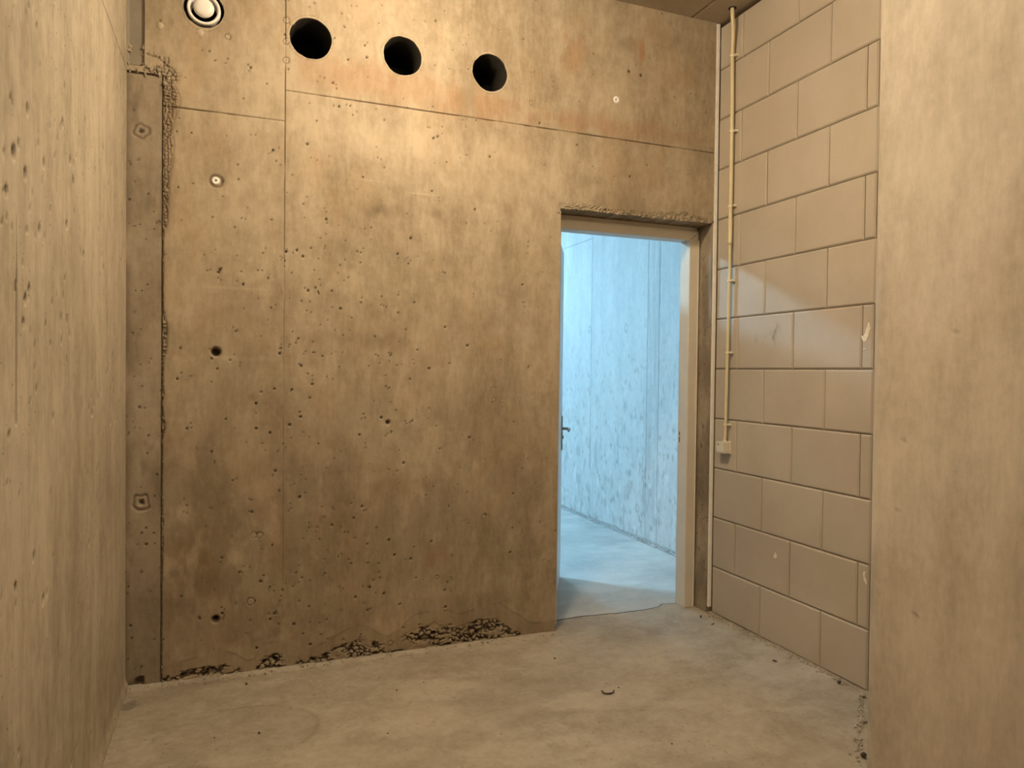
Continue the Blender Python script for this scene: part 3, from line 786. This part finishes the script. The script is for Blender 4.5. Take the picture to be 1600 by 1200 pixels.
# ---------------------------------------------------------------- door
door = empty('door_1', (1.74, YB + .12, 0)); tag(door, 'open doorway with cream steel frame and white door swung away', 'door', kind='structure')
def child(o):
    o.matrix_parent_inverse = Matrix.Translation((-1.74, -(YB + .12), 0)); return o
FY0, FY1 = YB + .118, YB + .215
JX, HZ0 = 2.614, 2.276
def prism(name, prof, z0, z1, mat, parent):
    bm = bmesh.new(); a = [bm.verts.new((x, y, z0)) for x, y in prof]; b = [bm.verts.new((x, y, z1)) for x, y in prof]
    bm.faces.new(a); bm.faces.new(b); n = len(prof)
    for i in range(n): bm.faces.new((a[i], a[(i + 1) % n], b[(i + 1) % n], b[i]))
    return put(name, bm_mesh(name, bm), mat, parent)
# right jamb: a folded section with a rebate for the leaf on the far side
jr = prism('jamb', [(JX + .003, FY0), (JX + .060, FY0), (JX + .062, FY0 - .004), (JX + .067, FY0 - .004), (JX + .067, FY1 + .03), (JX + .022, FY1 + .03), (JX + .022, FY1), (JX, FY1), (JX, FY0 + .003)], .002, HZ0 + .0015, 'frame', door); child(jr)
LJ = 1.742
jl = prism('jamb', [(LJ - .058, FY0), (LJ - .003, FY0), (LJ, FY0 + .003), (LJ, FY1), (LJ - .022, FY1), (LJ - .022, FY1 + .03), (LJ - .058, FY1 + .03)], .002, HZ0 + .0015, 'frame', door); child(jl)
bm = bmesh.new()
hp = [(FY0, HZ0 + .003), (FY0, HZ0 + .050), (FY0 - .004, HZ0 + .052), (FY0 - .004, HZ0 + .057), (FY1 + .03, HZ0 + .057), (FY1 + .03, HZ0 + .022), (FY1, HZ0 + .022), (FY1, HZ0), (FY0 + .003, HZ0)]
a = [bm.verts.new((LJ - .058, y, z)) for y, z in hp]; b = [bm.verts.new((JX + .062, y, z)) for y, z in hp]
bm.faces.new(a); bm.faces.new(b)
for i in range(len(hp)): bm.faces.new((a[i], a[(i + 1) % len(hp)], b[(i + 1) % len(hp)], b[i]))
child(put('head', bm_mesh('head', bm), 'frame', door))
# packing board above the head and dark gap beside the jamb
child(box('head_packing', LJ - .058, JX + .060, FY0 + .010, FY1 + .03, HZ0 + .058, DZ - .004, 'frame', door))
# thin mitre lines
bm = bmesh.new(); mt = [(JX + .004, HZ0 + .004), (JX + .006, HZ0 + .0025), (JX + .0605, HZ0 + .0485), (JX + .0590, HZ0 + .0500)]
a = [bm.verts.new((x, FY0 - .0006, z)) for x, z in mt]; b = [bm.verts.new((x, FY0 + .002, z)) for x, z in mt]
bm.faces.new(a); bm.faces.new(b)
for i in range(4): bm.faces.new((a[i], a[(i + 1) % 4], b[(i + 1) % 4], b[i]))
child(put('mitre_joint', bm_mesh('mitre_joint', bm), 'dark', door))
for z0, z1 in ((1.065, 1.090), (1.022, 1.058)):
    o = child(box('strike_slot', JX - .0008, JX + .004, FY1 - .022, FY1 - .014, z0, z1, 'dark', door)); o['label'] = 'dark latch slot in the jamb'
# leaf
hx, hy = 1.752, FY1 + .004
fx_, fy_ = 2.168, 4.592
la = math.atan2(fy_ - hy, fx_ - hx); LW = math.hypot(fx_ - hx, fy_ - hy)
leaf_m = Matrix.Translation((hx, hy, 0)) @ Matrix.Rotation(la, 4, 'Z')   # local x along the leaf, -y its visible face
def leafpart(name, bm, mat, parent, smooth=False):
    bmesh.ops.transform(bm, verts=bm.verts, matrix=leaf_m)
    o = put(name, bm_mesh(name, bm, smooth), mat, parent); return o
bm = bmesh.new(); add_box(bm, 0, LW, 0, .040, .007, 2.292, .0015)
leaf = child(leafpart('leaf', bm, 'leaf', door))
def sub(o): return o
hxl = LW - .062
bm = bmesh.new(); add_box(bm, hxl - .019, hxl + .019, -.009, 0, .910, 1.148, .002); sub(leafpart('escutcheon', bm, 'steel', leaf))
bm = bmesh.new(); tube(bm, [(hxl, -.006, 1.060), (hxl, -.045, 1.060), (hxl - .006, -.054, 1.060), (hxl - .02, -.057, 1.060), (hxl - .10, -.057, 1.058), (hxl - .125, -.055, 1.054)], [.010, .0095, .0095, .0095, .009, .0075]); leafpart('lever', bm, 'steel', leaf, True)
bm = bmesh.new(); tube(bm, [(hxl, -.006, 1.000), (hxl, -.016, 1.000)], .013); leafpart('lock_cylinder', bm, 'steel', leaf)
for z in (.25, 1.15, 2.05):
    bm = bmesh.new(); tube(bm, [(-.004, -.006, z - .05), (-.004, -.006, z + .05)], .007, 10); leafpart('hinge', bm, 'steel', leaf)

# ================================================================== THINGS
# ---------------------------------------------------------------- conduit with clips
cond = empty('conduit_pipe', (2.692, 3.457, 1.06)); tag(cond, 'thin cream plastic conduit clipped up the block wall to the ceiling', 'pipe')
ci = Matrix.Translation((-2.692, -3.457, -1.06))
PX = XB - .024
bm = bmesh.new()
up_pts = [(PX, 3.453, 2.215), (PX, 3.452, 2.6), (PX, 3.453, 3.0), (PX, 3.4585, 3.27), (PX - .001, 3.4575, 3.33), (PX - .009, 3.444, 3.40), (PX - .021, 3.431, 3.46), (PX - .028, 3.427, 3.51), (PX - .029, 3.428, 3.545), (PX - .028, 3.430, 3.575)]
def smoothpts(p, k=4):
    out = []
    for i in range(len(p) - 1):
        a = Vector(p[max(i - 1, 0)]); b = Vector(p[i]); c = Vector(p[i + 1]); d = Vector(p[min(i + 2, len(p) - 1)])
        for t in [j / k for j in range(k)]:
            out.append(0.5 * ((2 * b) + (-a + c) * t + (2 * a - 5 * b + 4 * c - d) * t * t + (-a + 3 * b - 3 * c + d) * t ** 3))
    out.append(Vector(p[-1])); return out
tube(bm, smoothpts(up_pts), .0110)
o = put('upper_pipe', bm_mesh('upper_pipe', bm, True), 'cream', cond); o.matrix_parent_inverse = ci
bm = bmesh.new(); tube(bm, smoothpts([(PX, 3.453, 2.24), (PX, 3.452, 2.0), (PX, 3.459, 1.58), (PX, 3.4655, 1.16), (PX, 3.466, 1.10), (PX - .002, 3.468, 1.066), (PX - .002, 3.468, 1.05)]), .0090)
o = put('lower_pipe', bm_mesh('lower_pipe', bm, True), 'cream', cond); o.matrix_parent_inverse = ci
bm = bmesh.new(); tube(bm, [(PX, 3.453, 2.21), (PX, 3.453, 2.222), (PX, 3.453, 2.36)], .0122)
o = put('coupling', bm_mesh('coupling', bm, True), 'cream', cond); o.matrix_parent_inverse = ci
bm = bmesh.new(); lathe(bm, [(.0112, .0), (.023, .0), (.023, .004), (.0112, .004)], 'Z', 20, (PX - .028, 3.430, ZC - .0012))  # flat near-black ring paints the shade of the entry hole
o = put('ceiling_hole_shade', bm_mesh('ceiling_hole_shade', bm), 'dark', cond); o.matrix_parent_inverse = ci; o['label'] = 'flat dark ring painting the shaded hole where the conduit enters the ceiling'
for z, y, r in ((3.306, 3.459, .0115), (2.867, 3.4525, .0115), (2.434, 3.4525, .0115), (1.999, 3.4522, .0095), (1.580, 3.459, .0095), (1.158, 3.4655, .0095)):
    bm = bmesh.new()
    # saddle round the pipe, a lug beside it and its nail
    outer = [(r + .003) * 1.0, r + .0002]
    n = 14; ring0 = []
    for zz in (z - .006, z + .006):
        for rad in outer:
            ring0.append([bm.verts.new((PX + rad * math.cos(t), y + rad * math.sin(t), zz)) for t in [math.pi * .5 + math.pi * k / n for k in range(n + 1)]])
    for k in range(n):
        bm.faces.new((ring0[0][k], ring0[0][k + 1], ring0[2][k + 1], ring0[2][k])); bm.faces.new((ring0[1][k], ring0[1][k + 1], ring0[3][k + 1], ring0[3][k]))
        bm.faces.new((ring0[0][k], ring0[0][k + 1], ring0[1][k + 1], ring0[1][k])); bm.faces.new((ring0[2][k], ring0[2][k + 1], ring0[3][k + 1], ring0[3][k]))
    add_box(bm, PX - .002, XB, y - r - .004, y - r + .001, z - .006, z + .006)
    add_box(bm, PX - .002, XB, y + r - .001, y + r + .003, z - .006, z + .006)
    add_box(bm, PX + .002, XB, y - r - .016, y - r - .003, z - .006, z + .006, .001)
    c = put('clip', bm_mesh('clip', bm), 'clip', cond); c.matrix_parent_inverse = ci
    bm = bmesh.new(); tube(bm, [(PX - .004, y - r - .010, z), (PX + .010, y - r - .010, z)], .0035, 8)
    nl = put('nail', bm_mesh('nail', bm), 'clip', c)

# ---------------------------------------------------------------- socket box at the foot of the conduit
bx = empty('junction_box', (XB, 3.475, .99)); tag(bx, 'small cream surface-mounted socket box on the block wall below the conduit', 'box')
bi = Matrix.Translation((-XB, -3.475, -.99))
bm = bmesh.new(); add_box(bm, XB - .010, XB + .001, 3.437, 3.513, .985, 1.060, .003); o = put('back_plate', bm_mesh('b', bm), 'creambox', bx); o.matrix_parent_inverse = bi
bm = bmesh.new(); add_box(bm, XB - .052, XB - .009, 3.441, 3.509, .988, 1.056, .006); body = put('body', bm_mesh('b', bm), 'creambox', bx); body.matrix_parent_inverse = bi
bm = bmesh.new(); add_box(bm, XB - .056, XB - .051, 3.441, 3.509, .998, 1.057, .002); o = put('cover', bm_mesh('b', bm), 'creambox', body)
bm = bmesh.new(); add_box(bm, XB - .0572, XB - .0555, 3.483, 3.495, 1.034, 1.047, .0003); o = put('socket_mark', bm_mesh('b', bm), 'steel', body)
bm = bmesh.new(); tube(bm, [(PX - .002, 3.468, 1.055), (PX - .002, 3.468, 1.066)], .012); put('cable_entry', bm_mesh('b', bm, True), 'creambox', body)

# ---------------------------------------------------------------- ventilation valve
va, vb = VENT[0], VENT[1]
vent = empty('ventilation_valve', (va, YB, vb)); tag(vent, 'round white ventilation valve in a hole near the upper left corner', 'valve')
vi = Matrix.Translation((-va, -YB, -vb))
def vpart(name, prof, mat, n=40):
    bm = bmesh.new(); lathe(bm, prof, 'Y', n, (va, YB, vb)); o = put(name, bm_mesh(name, bm, True), mat, vent); o.matrix_parent_inverse = vi
    return o
vpart('duct_sleeve', [(.0835, .24), (.0835, .004), (.0855, .004)], 'hole_shade')  # near-black sleeve and ring back paint the shade round the valve
vpart('ring_back', [(.0725, .03), (.0725, .034), (.0545, .060)], 'hole_shade')
vpart('valve_ring', [(.0545, .060), (.0550, .022), (.0565, .006), (.060, .000), (.068, -.004), (.0715, .001), (.0725, .012), (.0725, .03)], 'white')
vpart('valve_disc', [(.0005, -.024), (.022, -.0235), (.036, -.019), (.0435, -.012), (.0445, -.006), (.042, .000), (.012, .012), (.010, .10), (.0005, .10)], 'white')
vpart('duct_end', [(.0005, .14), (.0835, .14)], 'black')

# ---------------------------------------------------------------- white tie-hole plugs
def plug(x, z, r, label):
    p = empty('tie_hole_plug', (x, YB, z)); tag(p, label, 'plug')
    inv = Matrix.Translation((-x, -YB, -z))
    bm = bmesh.new(); lathe(bm, [(r * .16, .01), (r * .22, -.002), (r * .8, -.003), (r, .001), (r, .012)], 'Y', 24, (x, YB, z)); o = put('cone', bm_mesh('cone', bm, True), 'white', p); o.matrix_parent_inverse = inv
    bm = bmesh.new(); lathe(bm, [(.0003, .002), (r * .24, .002), (r * .24, .01)], 'Y', 12, (x, YB, z)); o = put('bore', bm_mesh('bore', bm), 'dark', p); o.matrix_parent_inverse = inv
plug(-.082, 2.322, .0185, 'white tie-hole plug high on the left part of the concrete wall')
plug(2.020, 3.006, .021, 'white tie-hole plug in the concrete wall above the doorway')

# ---------------------------------------------------------------- grit and scraps on the floor
bm = bmesh.new(); tube(bm, smoothpts([(1.562, 2.852, .012), (1.566, 2.838, .006), (1.585, 2.828, .005), (1.610, 2.832, .005), (1.618, 2.842, .009)]), .0034, 6)
o = put('wire_scrap', bm_mesh('wire_scrap', bm, True), 'rubber'); tag(o, 'short bent dark scrap of wire in the middle of the floor', 'scrap')
def crumb(x, y, s, mat, label, group, name, seed, el=(1, 1, .7), rz=0.0):
    r = random.Random(seed); bm = bmesh.new(); bmesh.ops.create_icosphere(bm, subdivisions=1, radius=s)
    for v in bm.verts: v.co *= r.uniform(.75, 1.2); v.co.x *= el[0]; v.co.y *= el[1]; v.co.z *= el[2]
    mn = min(v.co.z for v in bm.verts)
    o = put(name, bm_mesh(name, bm), mat); o.location = (x, y, -mn + .0008); o.rotation_euler.z = rz or r.uniform(0, 6)
    tag(o, label, 'grit', group)
for k, (x, y, s_, lb) in enumerate([
        (1.522, 3.273, .006, "dark grit speck on the floor just left of the doorway"),
        (.831, 3.228, .004, "right one of two tiny specks on the floor below the stony wall foot"),
        (.695, 3.184, .005, "left one of two tiny specks on the floor below the stony wall foot"),
        (1.607, 2.360, .004, "dark speck on the floor below the bent wire, near the bottom edge"),
        (.101, 2.991, .006, "dark crumb inside the trowelled arc in the left foreground"),
        (-.064, 3.014, .004, "smaller speck left of the crumb in the trowelled arc"),
        (.061, 3.482, .006, "dark speck on the floor close to the wall foot below the left seam"),
        (.580, 2.817, .004, "lone dark speck on the floor right of the trowelled arc"),
        (1.66, 2.87, .004, "tiny dark speck beside the bent wire scrap")]):
    crumb(x, y, s_, 'rubber', lb, None, 'grit_speck', 40 + k)
crumb(2.590, 3.527, .008, 'rubber', 'upright black crumb on the floor just in front of the door frame', None, 'grit_crumb', 81, (.7, .7, 1.5))
crumb(2.600, 3.425, .016, 'rubber', 'thin dark splinter on the floor near the block wall corner', None, 'splinter', 82, (1.2, .2, .2), .5)
crumb(2.560, 2.870, .012, 'rubber', 'dark scrap on the floor beside the middle of the block wall foot', None, 'grit_crumb', 83, (.5, 1.5, .4), .6)
crumb(2.665, 2.560, .011, 'rubber', 'dark lump against the block wall foot near the right-hand wall end', None, 'grit_crumb', 84, (.8, 1.1, .7))
crumb(2.238, 2.025, .013, 'rubber', 'dark lump at the foot of the right-hand wall end', None, 'grit_crumb', 85, (.8, 1, .9))
# crumbs swept against the feet of the walls: uncountable
rr = random.Random(11); pts = []
for _ in range(240):
    y = rr.uniform(2.45, 3.6); pts.append((XB - .006 - abs(rr.gauss(0, .022)), y, .004))
for _ in range(170):
    x = rr.uniform(XL, 1.66); pts.append((x, YB - .010 - abs(rr.gauss(0, .025)), .011 if rr.random() < .5 else .005))
for _ in range(110):
    t = rr.random(); pts.append((2.20 + .50 * t - .008 - abs(rr.gauss(0, .02)), 1.99 + .45 * t + .004, .005))
o = put('mortar_crumbs', crumbs_mesh('mortar_crumbs', pts, 12, .002, .0065), 'crumb'); tag(o, 'fine mortar crumbs swept against the feet of the walls', 'crumbs', kind='stuff')
o = put('mortar_lump', crumbs_mesh('mortar_lump', [(2.655, 2.415, .010), (2.662, 2.42, .007)], 14, .012, .016, .8), 'crumb'); tag(o, 'pale mortar lump in the corner under the last bottom block', 'lump')
o = put('mortar_lump', crumbs_mesh('mortar_lump', [(2.452, 2.232, .008), (2.464, 2.243, .01), (2.470, 2.232, .008)], 15, .012, .017, .7), 'crumb'); tag(o, 'flat pale mortar lump along the edge of the right-hand wall end', 'lump')

# ================================================================== LAMPS (modelled fixtures above the frame, one an added fill)
def lamp_globe(d, label):
    x, y, z = d['pos']; r = d['r']
    e = empty('ceiling_lamp', (x, y, ZC)); tag(e, label, 'lamp')
    inv = Matrix.Translation((-x, -y, -ZC))
    bm = bmesh.new(); lathe(bm, [(.001, ZC), (.055, ZC), (.055, z + r * .30), (.048, z + r * .25), (.001, z + r * .25)], 'Z', 28, (x, y, 0)); o = put('lamp_base', bm_mesh('lamp_base', bm), 'white', e); o.matrix_parent_inverse = inv
    bm = bmesh.new(); bmesh.ops.create_uvsphere(bm, u_segments=24, v_segments=12, radius=r)
    for v in bm.verts: v.co.z *= d['flat']
    bmesh.ops.translate(bm, verts=bm.verts, vec=(x, y, z))
    o = put('diffuser', bm_mesh('diffuser', bm, True), emitter('warm_diffuser', d['col'], d['candela'] / (math.pi * r * r)), e); o.matrix_parent_inverse = inv
lamp_globe(WARM_LAMP, 'round warm flattened lamp on the ceiling in front of the concrete wall, out of view')
lamp_globe(WARM_FILL, 'added warm fill lamp on the ceiling over the viewer, out of view')
def lamp_panel(d, label):
    x, y, z = d['pos']; sx, sy = d['size']
    e = empty('corridor_lamp', (x, y, ZC)); tag(e, label, 'lamp'); inv = Matrix.Translation((-x, -y, -ZC))
    o = box('lamp_base', x - sx / 2 - .02, x + sx / 2 + .02, y - sy / 2 - .02, y + sy / 2 + .02, z + .012, ZC, 'white', e); o.matrix_parent_inverse = inv
    area = 2 * sx * sy
    o = box('diffuser', x - sx / 2, x + sx / 2, y - sy / 2, y + sy / 2, z - .05, z + .012, emitter('cool_diffuser', d['col'], d['watt'] / (area * math.pi)), e); o.matrix_parent_inverse = inv
lamp_panel(COOL_LAMP, 'cool white lamp panel on the corridor ceiling behind the door leaf, out of view')
lamp_panel(COOL_LAMP_2, 'cool white lamp panel farther down the corridor ceiling, out of view')
